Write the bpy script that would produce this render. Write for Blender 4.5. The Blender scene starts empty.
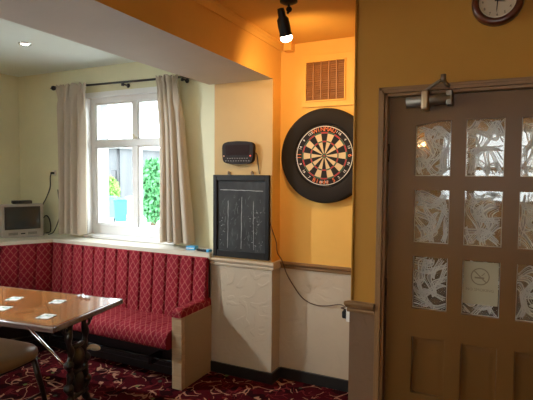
import bpy, bmesh, math, random
from math import sin, cos, pi, radians, sqrt, atan2
from mathutils import Vector, Matrix, Euler

random.seed(7)
C = bpy.context.scene.collection
S = bpy.context.scene

# ------------------------------------------------------------------ helpers
class MB:
    """collects shapes into one bmesh"""
    def __init__(self):
        self.bm = bmesh.new()
        self.uv = self.bm.loops.layers.uv.new('UVMap')
        self.mi = 0
        self.T = Matrix.Identity(4)
    def v(self, p):
        return self.bm.verts.new(self.T @ Vector(p))
    def face(self, vs, smooth=False, uvs=None):
        try:
            f = self.bm.faces.new(vs)
        except ValueError:
            return None
        f.material_index = self.mi
        f.smooth = smooth
        if uvs:
            for l, u in zip(f.loops, uvs):
                l[self.uv].uv = u
        return f
    def poly(self, pts, smooth=False, uvs=None):
        return self.face([self.v(p) for p in pts], smooth, uvs)
    def box(self, a, b, bev=0.0, seg=2):
        x0, y0, z0 = [min(a[i], b[i]) for i in range(3)]
        x1, y1, z1 = [max(a[i], b[i]) for i in range(3)]
        co = [(x0,y0,z0),(x1,y0,z0),(x1,y1,z0),(x0,y1,z0),(x0,y0,z1),(x1,y0,z1),(x1,y1,z1),(x0,y1,z1)]
        vs = [self.v(p) for p in co]
        fs = [self.face([vs[i] for i in q]) for q in ((3,2,1,0),(4,5,6,7),(0,1,5,4),(1,2,6,5),(2,3,7,6),(3,0,4,7))]
        if bev:
            es = list({e for f in fs for e in f.edges})
            r = bmesh.ops.bevel(self.bm, geom=es, offset=bev, segments=seg, affect='EDGES', profile=.5)
            for f in r['faces']:
                f.material_index = self.mi; f.smooth = True
        return vs
    def prism(self, pts, z0, z1):
        """pts: xy outline counter clockwise"""
        a = [self.v((p[0], p[1], z0)) for p in pts]
        b = [self.v((p[0], p[1], z1)) for p in pts]
        self.face(a[::-1]); self.face(b)
        n = len(pts)
        for i in range(n):
            self.face([a[i], a[(i+1) % n], b[(i+1) % n], b[i]])
    def prism_y(self, pts, y0, y1):
        """pts: xz outline"""
        a = [self.v((p[0], y0, p[1])) for p in pts]
        b = [self.v((p[0], y1, p[1])) for p in pts]
        self.face(a); self.face(b[::-1])
        n = len(pts)
        for i in range(n):
            self.face([a[(i+1) % n], a[i], b[i], b[(i+1) % n]])
    def tube(self, pts, rad, n=10, cap=True, flat=None):
        pts = [Vector(p) for p in pts]
        if not isinstance(rad, (list, tuple)):
            rad = [rad]*len(pts)
        rings = []
        up = None
        for i, p in enumerate(pts):
            if i == 0: d = pts[1]-pts[0]
            elif i == len(pts)-1: d = pts[-1]-pts[-2]
            else: d = (pts[i+1]-pts[i-1])
            d.normalize()
            if up is None:
                up = Vector((0,0,1)) if abs(d.z) < .9 else Vector((0,1,0))
            a = d.cross(up)
            if a.length < 1e-5: a = d.orthogonal()
            a.normalize(); up = a.cross(d).normalized()
            rings.append([self.v(p + a*cos(2*pi*k/n)*rad[i] + up*sin(2*pi*k/n)*rad[i]) for k in range(n)])
        for i in range(len(rings)-1):
            for k in range(n):
                self.face([rings[i][k], rings[i][(k+1) % n], rings[i+1][(k+1) % n], rings[i+1][k]], True)
        if cap:
            self.face(rings[0][::-1]); self.face(rings[-1])
    def lathe(self, prof, axis=(0,0,1), org=(0,0,0), n=32, close=True):
        """prof: list of (r, h) along axis"""
        ax = Vector(axis).normalized(); org = Vector(org)
        a = ax.orthogonal().normalized(); b = ax.cross(a)
        rings = []
        for r, h in prof:
            rings.append([self.v(org + ax*h + (a*cos(2*pi*k/n)+b*sin(2*pi*k/n))*max(r, 1e-5)) for k in range(n)])
        for i in range(len(rings)-1):
            for k in range(n):
                self.face([rings[i][k], rings[i][(k+1) % n], rings[i+1][(k+1) % n], rings[i+1][k]], True)
        if close:
            self.face(rings[0][::-1]); self.face(rings[-1])
    def sphere(self, c, r, n=16, sc=(1,1,1)):
        prof = [(r*sin(pi*i/n), -r*cos(pi*i/n)) for i in range(n+1)]
        old = self.T
        self.T = old @ Matrix.Translation(c) @ Matrix.Diagonal((*sc, 1))
        self.lathe(prof, n=n*2, close=False)
        self.T = old
    def grid(self, fn, nu, nv, uvfn=None, smooth=True, closed=False):
        g = [[self.v(fn(i/nu, j/nv)) for j in range(nv+1)] for i in range(nu+1)]
        for i in range(nu):
            for j in range(nv):
                uv = None
                if uvfn:
                    uv = [uvfn(i/nu, j/nv), uvfn((i+1)/nu, j/nv), uvfn((i+1)/nu, (j+1)/nv), uvfn(i/nu, (j+1)/nv)]
                self.face([g[i][j], g[i+1][j], g[i+1][j+1], g[i][j+1]], smooth, uv)
        return g

W = {}
def obj(name, mb, mats, parent=None, local=False, fix=True):
    bm = mb.bm
    bmesh.ops.remove_doubles(bm, verts=bm.verts, dist=1e-6)
    if fix:
        bmesh.ops.recalc_face_normals(bm, faces=bm.faces)
    me = bpy.data.meshes.new(name)
    bm.to_mesh(me); bm.free()
    for m in (mats if isinstance(mats, (list, tuple)) else [mats]):
        me.materials.append(m)
    o = bpy.data.objects.new(name, me); C.objects.link(o)
    w = Vector((0,0,0))
    if parent:
        o.parent = parent
        if not local:
            o.location = w - W[parent]
            W[o] = w
        else:
            W[o] = W[parent]
    else:
        W[o] = w
    return o
def tag(o, label, cat, group=None):
    o['label'] = label; o['category'] = cat
    if group: o['group'] = group
    return o
def thing(name, label, cat, loc=(0,0,0), rotz=0, group=None):
    o = bpy.data.objects.new(name, None); C.objects.link(o)
    o.empty_display_size = .05
    o.location = loc; o.rotation_euler = (0,0,rotz)
    W[o] = Vector(loc)
    return tag(o, label, cat, group)
def struct(name, mb, mats, parent=None):
    o = obj(name, mb, mats, parent)
    if not parent: o['kind'] = 'structure'
    return o
def children(o): return [c for c in bpy.data.objects if c.parent == o]
def dup(root, loc, rotz=0, label=None):
    r = root.copy(); C.objects.link(r); r.location = loc; r.rotation_euler = (0,0,rotz)
    if label: r['label'] = label
    for ch in children(root):
        c = ch.copy(); C.objects.link(c); c.parent = r
        for g in children(ch):
            d = g.copy(); C.objects.link(d); d.parent = c
    return r

def text_mesh(mb, s, size, M, depth=.0006, align='CENTER'):
    cu = bpy.data.curves.new('lettering', 'FONT')
    cu.body = s; cu.size = size; cu.align_x = align; cu.align_y = 'CENTER'; cu.extrude = depth
    cu.resolution_u = 2
    o = bpy.data.objects.new('lettering', cu); C.objects.link(o)
    dg = bpy.context.evaluated_depsgraph_get()
    me = bpy.data.meshes.new_from_object(o.evaluated_get(dg))
    vs = [mb.v(M @ v.co) for v in me.vertices]
    for p in me.polygons:
        mb.face([vs[i] for i in p.vertices])
    bpy.data.objects.remove(o); bpy.data.curves.remove(cu); bpy.data.meshes.remove(me)

# ------------------------------------------------------------------ materials
def mat(name, col=(.8,.8,.8), rough=.6, metal=0, spec=.5, **kw):
    m = bpy.data.materials.new(name); m.use_nodes = True
    b = m.node_tree.nodes['Principled BSDF']
    b.inputs['Base Color'].default_value = (*col, 1)
    b.inputs['Roughness'].default_value = rough
    b.inputs['Metallic'].default_value = metal
    b.inputs['Specular IOR Level'].default_value = spec
    if 'coat' in kw: b.inputs['Coat Weight'].default_value = kw['coat']; b.inputs['Coat Roughness'].default_value = kw.get('coat_rough', .05)
    if 'emit' in kw:
        b.inputs['Emission Color'].default_value = (*kw['emit'], 1); b.inputs['Emission Strength'].default_value = kw['es']
    return m
class NT:
    def __init__(self, m):
        self.t = m.node_tree; self.b = m.node_tree.nodes['Principled BSDF']
    def n(self, typ, **kw):
        nd = self.t.nodes.new(typ)
        for k, v in kw.items():
            if k in nd.inputs: nd.inputs[k].default_value = v
            else: setattr(nd, k, v)
        return nd
    def l(self, a, b): self.t.links.new(a, b)
    def coord(self, what='Object', scale=(1,1,1), rot=(0,0,0)):
        c = self.n('ShaderNodeTexCoord'); mp = self.n('ShaderNodeMapping')
        mp.inputs['Scale'].default_value = scale; mp.inputs['Rotation'].default_value = rot
        self.l(c.outputs[what], mp.inputs[0]); return mp.outputs[0]
    def noise(self, co, scale, detail=3, rough=.55, dist=0):
        n = self.n('ShaderNodeTexNoise'); n.inputs['Scale'].default_value = scale
        n.inputs['Detail'].default_value = detail; n.inputs['Roughness'].default_value = rough; n.inputs['Distortion'].default_value = dist
        if co: self.l(co, n.inputs['Vector'])
        return n.outputs['Fac']
    def ramp(self, fac, stops, interp='LINEAR'):
        r = self.n('ShaderNodeValToRGB'); e = r.color_ramp.elements; r.color_ramp.interpolation = interp
        while len(e) > len(stops): e.remove(e[-1])
        while len(e) < len(stops): e.new(.5)
        for el, (p, c) in zip(e, stops):
            el.position = p; el.color = (*c, 1) if len(c) == 3 else c
        self.l(fac, r.inputs[0]); return r.outputs[0]
    def mix(self, fac, a, b, mode='MIX'):
        x = self.n('ShaderNodeMix', data_type='RGBA', blend_type=mode)
        if isinstance(fac, (int, float)): x.inputs[0].default_value = fac
        else: self.l(fac, x.inputs[0])
        for i, q in ((6, a), (7, b)):
            if isinstance(q, tuple): x.inputs[i].default_value = (*q, 1)
            else: self.l(q, x.inputs[i])
        return x.outputs[2]
    def math(self, op, a, b=None):
        x = self.n('ShaderNodeMath', operation=op)
        for i, q in ((0, a), (1, b)):
            if q is None: continue
            if isinstance(q, (int, float)): x.inputs[i].default_value = q
            else: self.l(q, x.inputs[i])
        return x.outputs[0]
    def bump(self, h, strength=.3, dist=.01):
        b = self.n('ShaderNodeBump'); b.inputs['Strength'].default_value = strength; b.inputs['Distance'].default_value = dist
        self.l(h, b.inputs['Height']); self.l(b.outputs[0], self.b.inputs['Normal'])
    def base(self, c): self.l(c, self.b.inputs['Base Color'])
BW = lambda x: (x, x, x)

def paint(name, col, var=.06, bump=.08, rough=.65, scale=60):
    m = mat(name, col, rough, spec=.3); t = NT(m); co = t.coord()
    f = t.noise(co, 2.2, 4)
    d = tuple(c*(1-var*2) for c in col)
    t.base(t.ramp(f, [(.3, d), (.7, col)]))
    t.bump(t.noise(co, scale, 2), bump, .004)
    return m
def anaglypta(name, col):
    m = mat(name, col, .55, spec=.35); t = NT(m); co = t.coord()
    n1 = t.n('ShaderNodeTexNoise'); n1.inputs['Scale'].default_value = 4.5; n1.inputs['Detail'].default_value = 1
    t.l(co, n1.inputs['Vector'])
    mx = t.n('ShaderNodeMix', data_type='VECTOR'); mx.inputs[0].default_value = .25
    t.l(co, mx.inputs[4]); t.l(n1.outputs['Color'], mx.inputs[5])
    w = t.n('ShaderNodeTexWave', wave_type='RINGS', rings_direction='SPHERICAL'); w.inputs['Scale'].default_value = 5; w.inputs['Distortion'].default_value = 8
    w.inputs['Detail'].default_value = 1; w.inputs['Detail Scale'].default_value = 2.2
    t.l(mx.outputs[1], w.inputs['Vector'])
    h = t.ramp(w.outputs['Fac'], [(.45, BW(0)), (.75, BW(1))])
    t.bump(h, .22, .005)
    t.base(t.ramp(t.noise(co, 1.7, 4), [(.3, tuple(c*.88 for c in col)), (.7, col)]))
    return m
M = {}
M['wall_ochre_dim'] = paint('dimmed_ochre_paint', (.46,.215,.028))  # ochre painted darker and browner to carry the door wall's dim light
M['wall_yellow'] = paint('pale_yellow_paint', (.78,.75,.52))
M['wall_ochre'] = paint('ochre_paint', (.76,.43,.095))
M['wall_pier'] = paint('light_ochre_paint', (.54,.36,.155))
M['wall_cream'] = paint('cream_paint', (.82,.71,.50))
M['ceiling'] = paint('white_ceiling_paint', (.82,.90,.85), .03)
M['soffit'] = paint('soffit_paint', (.70,.67,.61), .05, .25, scale=35)
M['dado'] = anaglypta('embossed_cream_paper', (.50,.41,.305))
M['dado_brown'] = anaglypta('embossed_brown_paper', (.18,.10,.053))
M['rail'] = paint('rail_paint', (.60,.48,.34), .05, .02, .4)
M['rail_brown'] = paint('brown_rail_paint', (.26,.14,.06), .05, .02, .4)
M['skirt'] = mat('dark_skirting', (.012,.011,.011), .4)
M['white_frame'] = mat('white_window_gloss', (.85,.86,.86), .3)
M['ledge'] = paint('ledge_paint', (.66,.62,.52), .06, .03, .35)
M['brown'] = paint('brown_door_paint', (.165,.073,.016), .08, .05, .38, 25)
M['brown_frame'] = paint('brown_frame_paint', (.25,.13,.052), .06, .05, .38, 25)
M['black'] = mat('black_satin', (.010,.009,.009), .45, spec=.25)
M['iron'] = mat('black_cast_iron', (.010,.009,.009), .32, 0, .6)
M['foam'] = mat('black_foam', (.018,.014,.011), .85, spec=.2)
M['chrome'] = mat('polished_steel', (.8,.8,.82), .16, 1)
M['steel'] = mat('brushed_steel', (.26,.22,.175), .5, .85)
M['brass'] = mat('worn_brass', (.66,.58,.42), .4, .2)
M['wire'] = mat('white_wire', (.85,.83,.78), .35)
M['cable'] = mat('black_cable', (.015,.013,.012), .5)
M['white_plastic'] = mat('white_plastic', (.8,.78,.72), .4)
M['silver_plastic'] = mat('silver_plastic', (.38,.35,.31), .42, .15)
M['screen'] = mat('dark_tube_glass', (.02,.03,.035), .08, spec=.8)
M['blue'] = mat('blue_card', (.05,.35,.68), .5)
M['wood_pale'] = mat('pale_wood', (.47,.35,.23), .5)

def wood(name, c1, c2, rough=.3, coat=0., rot=0):
    m = mat(name, c1, rough, coat=coat); t = NT(m)
    co = t.coord('Object', (1.6, 22, 22), (0,0,rot))
    n = t.noise(co, 1.6, 6, .6, .6)
    t.base(t.ramp(n, [(.28, c2), (.5, c1), (.72, tuple(c*1.25 for c in c1))]))
    t.bump(n, .08, .002)
    return m
M['table_wood'] = wood('varnished_table_wood', (.30,.098,.024), (.12,.034,.010), .22, 1.0, radians(7))
M['table_edge'] = wood('dark_table_edge', (.16,.105,.09), (.09,.055,.045), .14, 1.0, radians(7))
M['grille'] = wood('brown_grille_wood', (.24,.095,.025), (.15,.055,.014), .5)
M['clock_wood'] = wood('red_brown_clock_wood', (.09,.018,.008), (.045,.010,.005), .3, .5)
M['panel_wood'] = wood('pale_bench_end_wood', (.42,.29,.17), (.34,.23,.13), .5)

# chair fabric
M['tan'] = mat('tan_leather', (.26,.165,.08), .4); t = NT(M['tan']); t.bump(t.noise(t.coord(), 90, 3), .15, .003)

# bench fabric: red with a lattice of pale stitches, from the mesh's metre UVs
m = mat('red_lattice_fabric', (.3,.02,.03), .8, spec=.2); t = NT(m)
uv = t.n('ShaderNodeUVMap').outputs[0]
sep = t.n('ShaderNodeSeparateXYZ'); t.l(uv, sep.inputs[0])
u = t.math('MULTIPLY', sep.outputs[0], 1/.058); v = t.math('MULTIPLY', sep.outputs[1], 1/.078)
def line(k):
    s = t.math('ADD', u, v) if k else t.math('SUBTRACT', u, v)
    wob = t.math('MULTIPLY', t.math('SINE', t.math('MULTIPLY', (t.math('SUBTRACT', u, v) if k else t.math('ADD', u, v)), 2*pi)), .0)
    f = t.math('FRACT', t.math('ADD', s, wob))
    d = t.math('ABSOLUTE', t.math('SUBTRACT', f, .5))
    return t.math('LESS_THAN', d, .075)
lat = t.math('MAXIMUM', line(0), line(1))
nz = t.noise(t.coord('Object'), 120, 2)
lat = t.math('MULTIPLY', lat, t.math('GREATER_THAN', nz, .40))
br = t.mix(t.noise(t.coord('Object'), 14, 3), (.17,.005,.015), (.25,.011,.024))
t.base(t.mix(lat, br, (.33,.080,.070)))
t.bump(t.noise(t.coord('Object'), 400, 2), .3, .002)
M['fabric'] = m

# carpet: deep red, pale curling sprigs, green and gold blooms
m = mat('patterned_red_carpet', (.12,.01,.012), .95, spec=.05); t = NT(m)
co = t.coord('Object')
wn = t.n('ShaderNodeTexNoise'); wn.inputs['Scale'].default_value = 5; wn.inputs['Detail'].default_value = 1.5; t.l(co, wn.inputs['Vector'])
mx = t.n('ShaderNodeMix', data_type='VECTOR'); mx.inputs[0].default_value = .32; t.l(co, mx.inputs[4]); t.l(wn.outputs['Color'], mx.inputs[5])
def curls(scale, thr, rot):
    mp = t.n('ShaderNodeMapping'); mp.inputs['Rotation'].default_value = (0,0,rot); t.l(mx.outputs[1], mp.inputs[0])
    vo = t.n('ShaderNodeTexVoronoi', feature='DISTANCE_TO_EDGE'); vo.inputs['Scale'].default_value = scale; t.l(mp.outputs[0], vo.inputs['Vector'])
    return t.math('LESS_THAN', vo.outputs['Distance'], thr)
gap = t.math('GREATER_THAN', t.noise(co, 9, 1), .5)
gap2 = t.math('LESS_THAN', t.noise(co, 7, 1), .49)
c1 = t.math('MULTIPLY', curls(8.5, .036, 0), gap)
c2 = t.math('MULTIPLY', curls(12, .045, 1.1), gap2)
vb = t.n('ShaderNodeTexVoronoi'); vb.inputs['Scale'].default_value = 8; t.l(co, vb.inputs['Vector'])
blob = t.math('LESS_THAN', vb.outputs['Distance'], .13)
sp = t.n('ShaderNodeSeparateColor'); t.l(vb.outputs['Color'], sp.inputs[0])
blobc = t.ramp(sp.outputs[0], [(0, (.10,.13,.04)), (.3, (.30,.17,.04)), (.55, (.30,.13,.10)), (.8, (.04,.05,.03))], 'CONSTANT')
ground = t.mix(t.math('GREATER_THAN', t.noise(co, 6, 2), .56), (.050,.003,.005), (.018,.002,.003))
c = t.mix(c2, ground, (.12,.014,.015))
c = t.mix(c1, c, (.34,.165,.105))
c = t.mix(blob, c, blobc)
t.base(c); t.bump(t.noise(co, 500, 2), .4, .003)
M['carpet'] = m

# curtain
m = mat('beige_curtain_cloth', (.58,.50,.40), .85, spec=.15); t = NT(m)
t.b.inputs['Subsurface Weight'].default_value = 0
t.bump(t.noise(t.coord('Object', (90,90,30)), 6, 2), .15, .002)
tl = t.n('ShaderNodeBsdfTranslucent'); tl.inputs[0].default_value = (.46,.33,.22,1)
ms = t.n('ShaderNodeMixShader'); ms.inputs[0].default_value = .22
out = m.node_tree.nodes['Material Output']
t.l(t.b.outputs[0], ms.inputs[1]); t.l(tl.outputs[0], ms.inputs[2]); t.l(ms.outputs[0], out.inputs[0])
M['curtain'] = m

# clear window glass
def clear_glass(name, tint=(.95,.97,.97), ior=1.45, rough=0., bump=0, frost=0.):
    m = bpy.data.materials.new(name); m.use_nodes = True; t = NT(m)
    tr = t.n('ShaderNodeBsdfTransparent'); tr.inputs[0].default_value = (*tint, 1)
    gl = t.n('ShaderNodeBsdfGlossy'); gl.inputs['Roughness'].default_value = rough
    fr = t.n('ShaderNodeFresnel'); fr.inputs[0].default_value = ior
    ms = t.n('ShaderNodeMixShader'); ge = t.n('ShaderNodeNewGeometry'); t.l(t.math('MULTIPLY', fr.outputs[0], t.math('SUBTRACT', 1, ge.outputs['Backfacing'])), ms.inputs[0])
    src = tr.outputs[0]
    if frost:
        tl = t.n('ShaderNodeBsdfTranslucent'); tl.inputs[0].default_value = (.8,.8,.76,1)
        df = t.n('ShaderNodeBsdfDiffuse'); df.inputs[0].default_value = (.62,.62,.58,1)
        m2 = t.n('ShaderNodeMixShader'); m2.inputs[0].default_value = .5; t.l(tl.outputs[0], m2.inputs[1]); t.l(df.outputs[0], m2.inputs[2])
        m3 = t.n('ShaderNodeMixShader'); m3.inputs[0].default_value = frost; t.l(src, m3.inputs[1]); t.l(m2.outputs[0], m3.inputs[2]); src = m3.outputs[0]
    t.l(src, ms.inputs[1]); t.l(gl.outputs[0], ms.inputs[2])
    if bump:
        b = t.n('ShaderNodeBump'); b.inputs['Strength'].default_value = bump; b.inputs['Distance'].default_value = .01
        t.l(t.noise(t.coord('Object'), 9, 2), b.inputs['Height']); t.l(b.outputs[0], gl.inputs['Normal'])
    t.l(ms.outputs[0], m.node_tree.nodes['Material Output'].inputs[0])
    m.node_tree.nodes.remove(t.b)
    return m
M['glass'] = clear_glass('window_glass')
M['obscure'] = clear_glass('obscure_door_glass', (.60,.58,.53), 2.0, .015, .012, .16)
M['etch'] = clear_glass('etched_white_glass', (.85,.85,.82), 1.3, .35, 0, .92)

# ------------------------------------------------------------------ dimensions
HC = 1.587
YW, YP, YA, YD = 3.35, 3.138, 3.28, 2.375           # window wall, pier front, alcove wall, door wall
XL, XPL, XPR, XR = -4.586, -1.99, -1.485, 2.6
XE = -.66                                            # free end of the door wall
YB = -2.5                                            # wall behind the camera
ZC, ZCW, ZS = 2.565, 2.606, 2.29
# window opening
WX0, WX1, WZ0, WZ1 = -3.60, -2.56, .99, 2.33

# ------------------------------------------------------------------ the room
mb = MB(); mb.box((XL-.2, YB-.2, -.12), (XR+.2, 4.4, 0)); struct('floor', mb, M['carpet'])
mb = MB(); mb.box((XL-.2, YB-.2, ZCW), (XPL-.04, YW+.02, ZCW+.2)); struct('ceiling', mb, M['ceiling'])
mb = MB(); mb.box((-1.482, YB-.2, ZC), (XR+.2, 4.4, ZC+.24)); struct('ceiling_main', mb, M['wall_ochre'])
mb = MB(); mb.mi = 0; mb.box((-2.04, YB-.2, ZS), (-1.482, YP, ZC+.24))
for f in mb.bm.faces:
    n = f.normal; f.normal_update()
    if f.normal.x > .9: f.material_index = 1
struct('ceiling_beam', mb, [M['soffit'], M['wall_ochre']])

# window wall with its opening
mb = MB(); T = .24
mb.box((XL-.2, YW, -.1), (WX0, YW+T, ZCW+.2)); mb.box((WX1, YW, -.1), (XPL+.05, YW+T, ZCW+.2))
mb.box((WX0, YW, -.1), (WX1, YW+T, WZ0)); mb.box((WX0, YW, WZ1), (WX1, YW+T, ZCW+.2))
struct('wall_back', mb, M['wall_yellow'])
mb = MB(); e0, e1 = YW+.125, YW+T+.02                 # grey outer stonework of the same wall
mb.box((WX0-.3, e0, WZ0-.3), (WX0+.03, e1, WZ1+.3)); mb.box((WX1-.03, e0, WZ0-.3), (WX1+.3, e1, WZ1+.3)); mb.box((WX0+.03, e0, WZ1-.02), (WX1-.03, e1, WZ1+.3)); mb.box((WX0+.03, e0, WZ0-.3), (WX1-.03, e1, WZ0+.03))
struct('wall_back_outside', mb, paint('grey_stone', (.34,.36,.40)))
# left wall with a window nearer the camera (out of frame)
LY0, LY1, LZ0, LZ1 = -1.7, .9, .95, 2.4
mb = MB()
mb.box((XL-.2, YB-.2, -.1), (XL, LY0, ZCW+.2)); mb.box((XL-.2, LY1, -.1), (XL, YW+T, ZCW+.2))
mb.box((XL-.2, LY0, -.1), (XL, LY1, LZ0)); mb.box((XL-.2, LY0, LZ1), (XL, LY1, ZCW+.2))
struct('wall_left', mb, M['wall_yellow'])
# wall behind the camera with two windows
BX0, BX1, BZ0, BZ1 = -.76, .76, 1.18, 2.28
mb = MB()
mb.box((XL-.2, YB-.2, -.1), (BX0, YB, ZCW+.2)); mb.box((BX1, YB-.2, -.1), (XR+.2, YB, ZCW+.2))
mb.box((BX0, YB-.2, -.1), (BX1, YB, BZ0)); mb.box((BX0, YB-.2, BZ1), (BX1, YB, ZCW+.2))
struct('wall_front', mb, M['wall_ochre'])
mb = MB(); mb.box((XR, YB-.2, -.1), (XR+.2, 4.4, ZCW+.2)); struct('wall_right', mb, M['wall_ochre'])
# pier with thicker papered dado below
mb = MB(); mb.box((XPL, YP, .86), (XPR, YW+T, 2.62))
for f in mb.bm.faces:
    f.normal_update()
    if f.normal.x > .9: f.material_index = 1
mb.mi = 2; mb.box((XPL-.03, YP-.008, 0), (XPR+.008, YW+T, .885))
struct('wall_pier', mb, [M['wall_pier'], M['wall_ochre'], M['dado']])
# alcove wall, upper and dado
mb = MB(); mb.box((XPR, YA, .86), (XE, YA+.3, 2.62)); mb.mi = 1; mb.box((XPR, YA-.006, 0), (XE, YA+.3, .885))
struct('wall_alcove', mb, [M['wall_ochre'], M['dado']])
# door wall
DX0, DX1, DZ = -.478, .393, 1.972
mb = MB()
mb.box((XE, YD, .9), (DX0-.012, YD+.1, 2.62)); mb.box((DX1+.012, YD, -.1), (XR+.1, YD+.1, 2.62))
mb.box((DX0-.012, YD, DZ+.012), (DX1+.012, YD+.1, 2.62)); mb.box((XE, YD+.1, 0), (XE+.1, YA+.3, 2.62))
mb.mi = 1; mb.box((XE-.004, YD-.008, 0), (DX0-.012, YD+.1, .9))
struct('wall_entrance', mb, [M['wall_ochre_dim'], M['dado_brown']])
mb = MB(); mb.tube([(XE+.006, YD-.001, .935), (XE+.006, YD-.001, 2.565)], .007, 8); struct('trim_1', mb, M['wall_ochre_dim'])
# hall behind the glazed door
mb = MB(); mb.box((XE+.1, 4.2, .75), (XR, 4.4, 2.62)); mb.mi = 1; mb.box((XE+.1, 4.19, 0), (XR, 4.4, .75)); mb.mi = 0; mb.box((XE+.1, YD+.12, .75), (XE+.112, 4.2, 2.62)); mb.mi = 1; mb.box((XE+.1, YD+.12, 0), (XE+.113, 4.2, .75)); struct('wall_hall', mb, [paint('tan_hall_paint', (.30,.24,.165)), mat('dark_hall_dado', (.07,.06,.045), .6)])

def rail(name, x0, x1, y, z0, z1, m, ends=(0,0)):
    """moulded dado rail along x, standing off the wall at y"""
    prof = [(0, z0), (.012, z0), (.016, z0+.012), (.014, z0+.02), (.022, z0+.028), (.03, z1-.014), (.03, z1-.004), (.024, z1), (0, z1)]
    mb = MB()
    a = [mb.v((x0-ends[0]*d*.8, y-d, z)) for d, z in prof]; b = [mb.v((x1+ends[1]*d*.8, y-d, z)) for d, z in prof]
    for i in range(len(prof)-1): mb.face([a[i], a[i+1], b[i+1], b[i]])
    mb.face(a); mb.face(b[::-1])
    return mb
mb = rail('r', XPL-.03, XPR+.008, YP-.006, .872, .927, 0, (0, 1))
mb.box((XPR, YP+.0, .872), (XPR+.022, YA-.004, .927), .004)
struct('trim_2', mb, M['rail'])
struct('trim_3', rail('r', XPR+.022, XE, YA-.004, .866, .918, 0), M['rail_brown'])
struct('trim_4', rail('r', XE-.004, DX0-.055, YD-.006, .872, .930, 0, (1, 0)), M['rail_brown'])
mb = MB(); mb.box((XPL-.03, YP-.026, 0), (XPR+.026, YP-.008, .085), .004); mb.box((XPR+.008, YP-.01, 0), (XPR+.026, YA-.02, .085), .004)
struct('baseboard_pier', mb, M['skirt'])
mb = MB(); mb.box((XPR+.02, YA-.026, 0), (XE, YA-.006, .085), .004); struct('baseboard_alcove', mb, M['skirt'])

# small cove where the beam and the alcove meet the ceiling
mb = MB()
mb.prism_y([(-1.482, ZC), (-1.482, ZC-.045), (-1.474, ZC-.045), (-1.468, ZC-.03), (-1.455, ZC-.016), (-1.438, ZC-.010), (-1.438, ZC)], YB, YA)
struct('trim_6', mb, M['wall_ochre'])

# ------------------------------------------------------------------ window 1 (seen)
mb = MB()
yf0, yf1 = YW+.05, YW+.115
def frame_rect(mb, x0, x1, z0, z1, w, y0, y1, bev=.004):
    mb.box((x0, y0, z0), (x0+w, y1, z1), bev); mb.box((x1-w, y0, z0), (x1, y1, z1), bev)
    mb.box((x0+w, y0, z0), (x1-w, y1, z0+w), bev); mb.box((x0+w, y0, z1-w), (x1-w, y1, z1), bev)
# white lining of the reveal and narrow architrave
mb.box((WX0-.03, YW-.012, WZ0), (WX0+.012, yf1, WZ1+.03), .003); mb.box((WX1-.012, YW-.012, WZ0), (WX1+.03, yf1, WZ1+.03), .003)
mb.box((WX0-.03, YW-.012, WZ1-.012), (WX1+.03, yf1, WZ1+.035), .003)
mb.box((WX0-.03, YW-.03, WZ0-.03), (WX1+.03, yf1, WZ0+.003), .003)
frame_rect(mb, WX0+.012, WX1-.012, WZ0, WZ1-.012, .05, yf0, yf1)
mb.box((WX0+.06, yf0-.003, WZ0+.004), (WX1-.06, yf1-.002, WZ0+.095), .004)
XM = -3.035
mb.box((XM-.030, yf0+.002, WZ0+.09), (XM+.030, yf1-.003, WZ1-.05), .004)
mb.box((WX0+.05, yf0-.005, 1.850), (WX1-.05, yf1, 1.905), .004)
wo = struct('window_1', mb, M['white_frame'])
for x0, x1 in ((WX0+.062, XM-.030), (XM+.030, WX1-.062)):
    for z0, z1 in ((WZ0+.095, 1.85), (1.905, WZ1-.062)):
        mb = MB(); frame_rect(mb, x0, x1, z0, z1, .014, yf0+.012, yf1-.008, .003); sash = obj('sash', mb, M['white_frame'], wo)
        mb = MB(); mb.box((x0+.012, yf0+.03, z0+.012), (x1-.012, yf0+.036, z1-.012)); obj('glass_pane', mb, M['glass'], sash)
mb = MB(); mb.tube([(XM+.02, yf0-.015, 1.93), (XM-.02, yf0-.02, 1.96)], .006, 8); mb.box((XM-.02, yf0-.012, 1.915), (XM+.03, yf0, 1.935), .002)
obj('window_catch', mb, M['brass'], wo)
# windows out of frame that light the room
mb = MB(); T0 = Matrix.Translation((XL-.1, 0, 0)) @ Matrix.Rotation(pi/2, 4, 'Z')
mb.T = T0; frame_rect(mb, LY0, LY1, LZ0, LZ1, .06, -.03, .03); mb.box((-.43, -.03, LZ0+.06), (-.37, .03, LZ1-.06))
w2 = struct('window_2', mb, M['white_frame'])
mb = MB(); mb.T = T0; mb.box((LY0+.05, -.003, LZ0+.05), (LY1-.05, .003, LZ1-.05)); obj('glass_pane', mb, M['glass'], w2)
mb = MB(); frame_rect(mb, BX0, BX1, BZ0, BZ1, .06, YB-.13, YB-.07)
for x in (-.305, .215): mb.box((x-.055, YB-.13, BZ0+.06), (x+.055, YB-.07, BZ1-.06))
mb.box((BX0+.06, YB-.13, 1.67), (BX1-.06, YB-.07, 1.72))
w3 = struct('window_3', mb, M['white_frame'])
mb = MB(); mb.box((BX0+.05, YB-.103, BZ0+.05), (BX1-.05, YB-.097, BZ1-.05)); obj('glass_pane', mb, M['glass'], w3)

# ledge behind the bench
CX, CY = -3.785, 3.095                               # inner corner of the ledge
DD = Vector((-.5, -.866)).normalized()
end = Vector((CX, CY)) + DD*((XL-CX)/DD.x)
mb = MB()
poly = [(XPL-.02, CY), (XPL-.02, YP), (XPL, YP), (XPL, YW), (XL, YW), (XL, end.y), (CX, CY)]
mb.prism(poly, .925, .958)
struct('window_sill', mb, M['ledge'])

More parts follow.
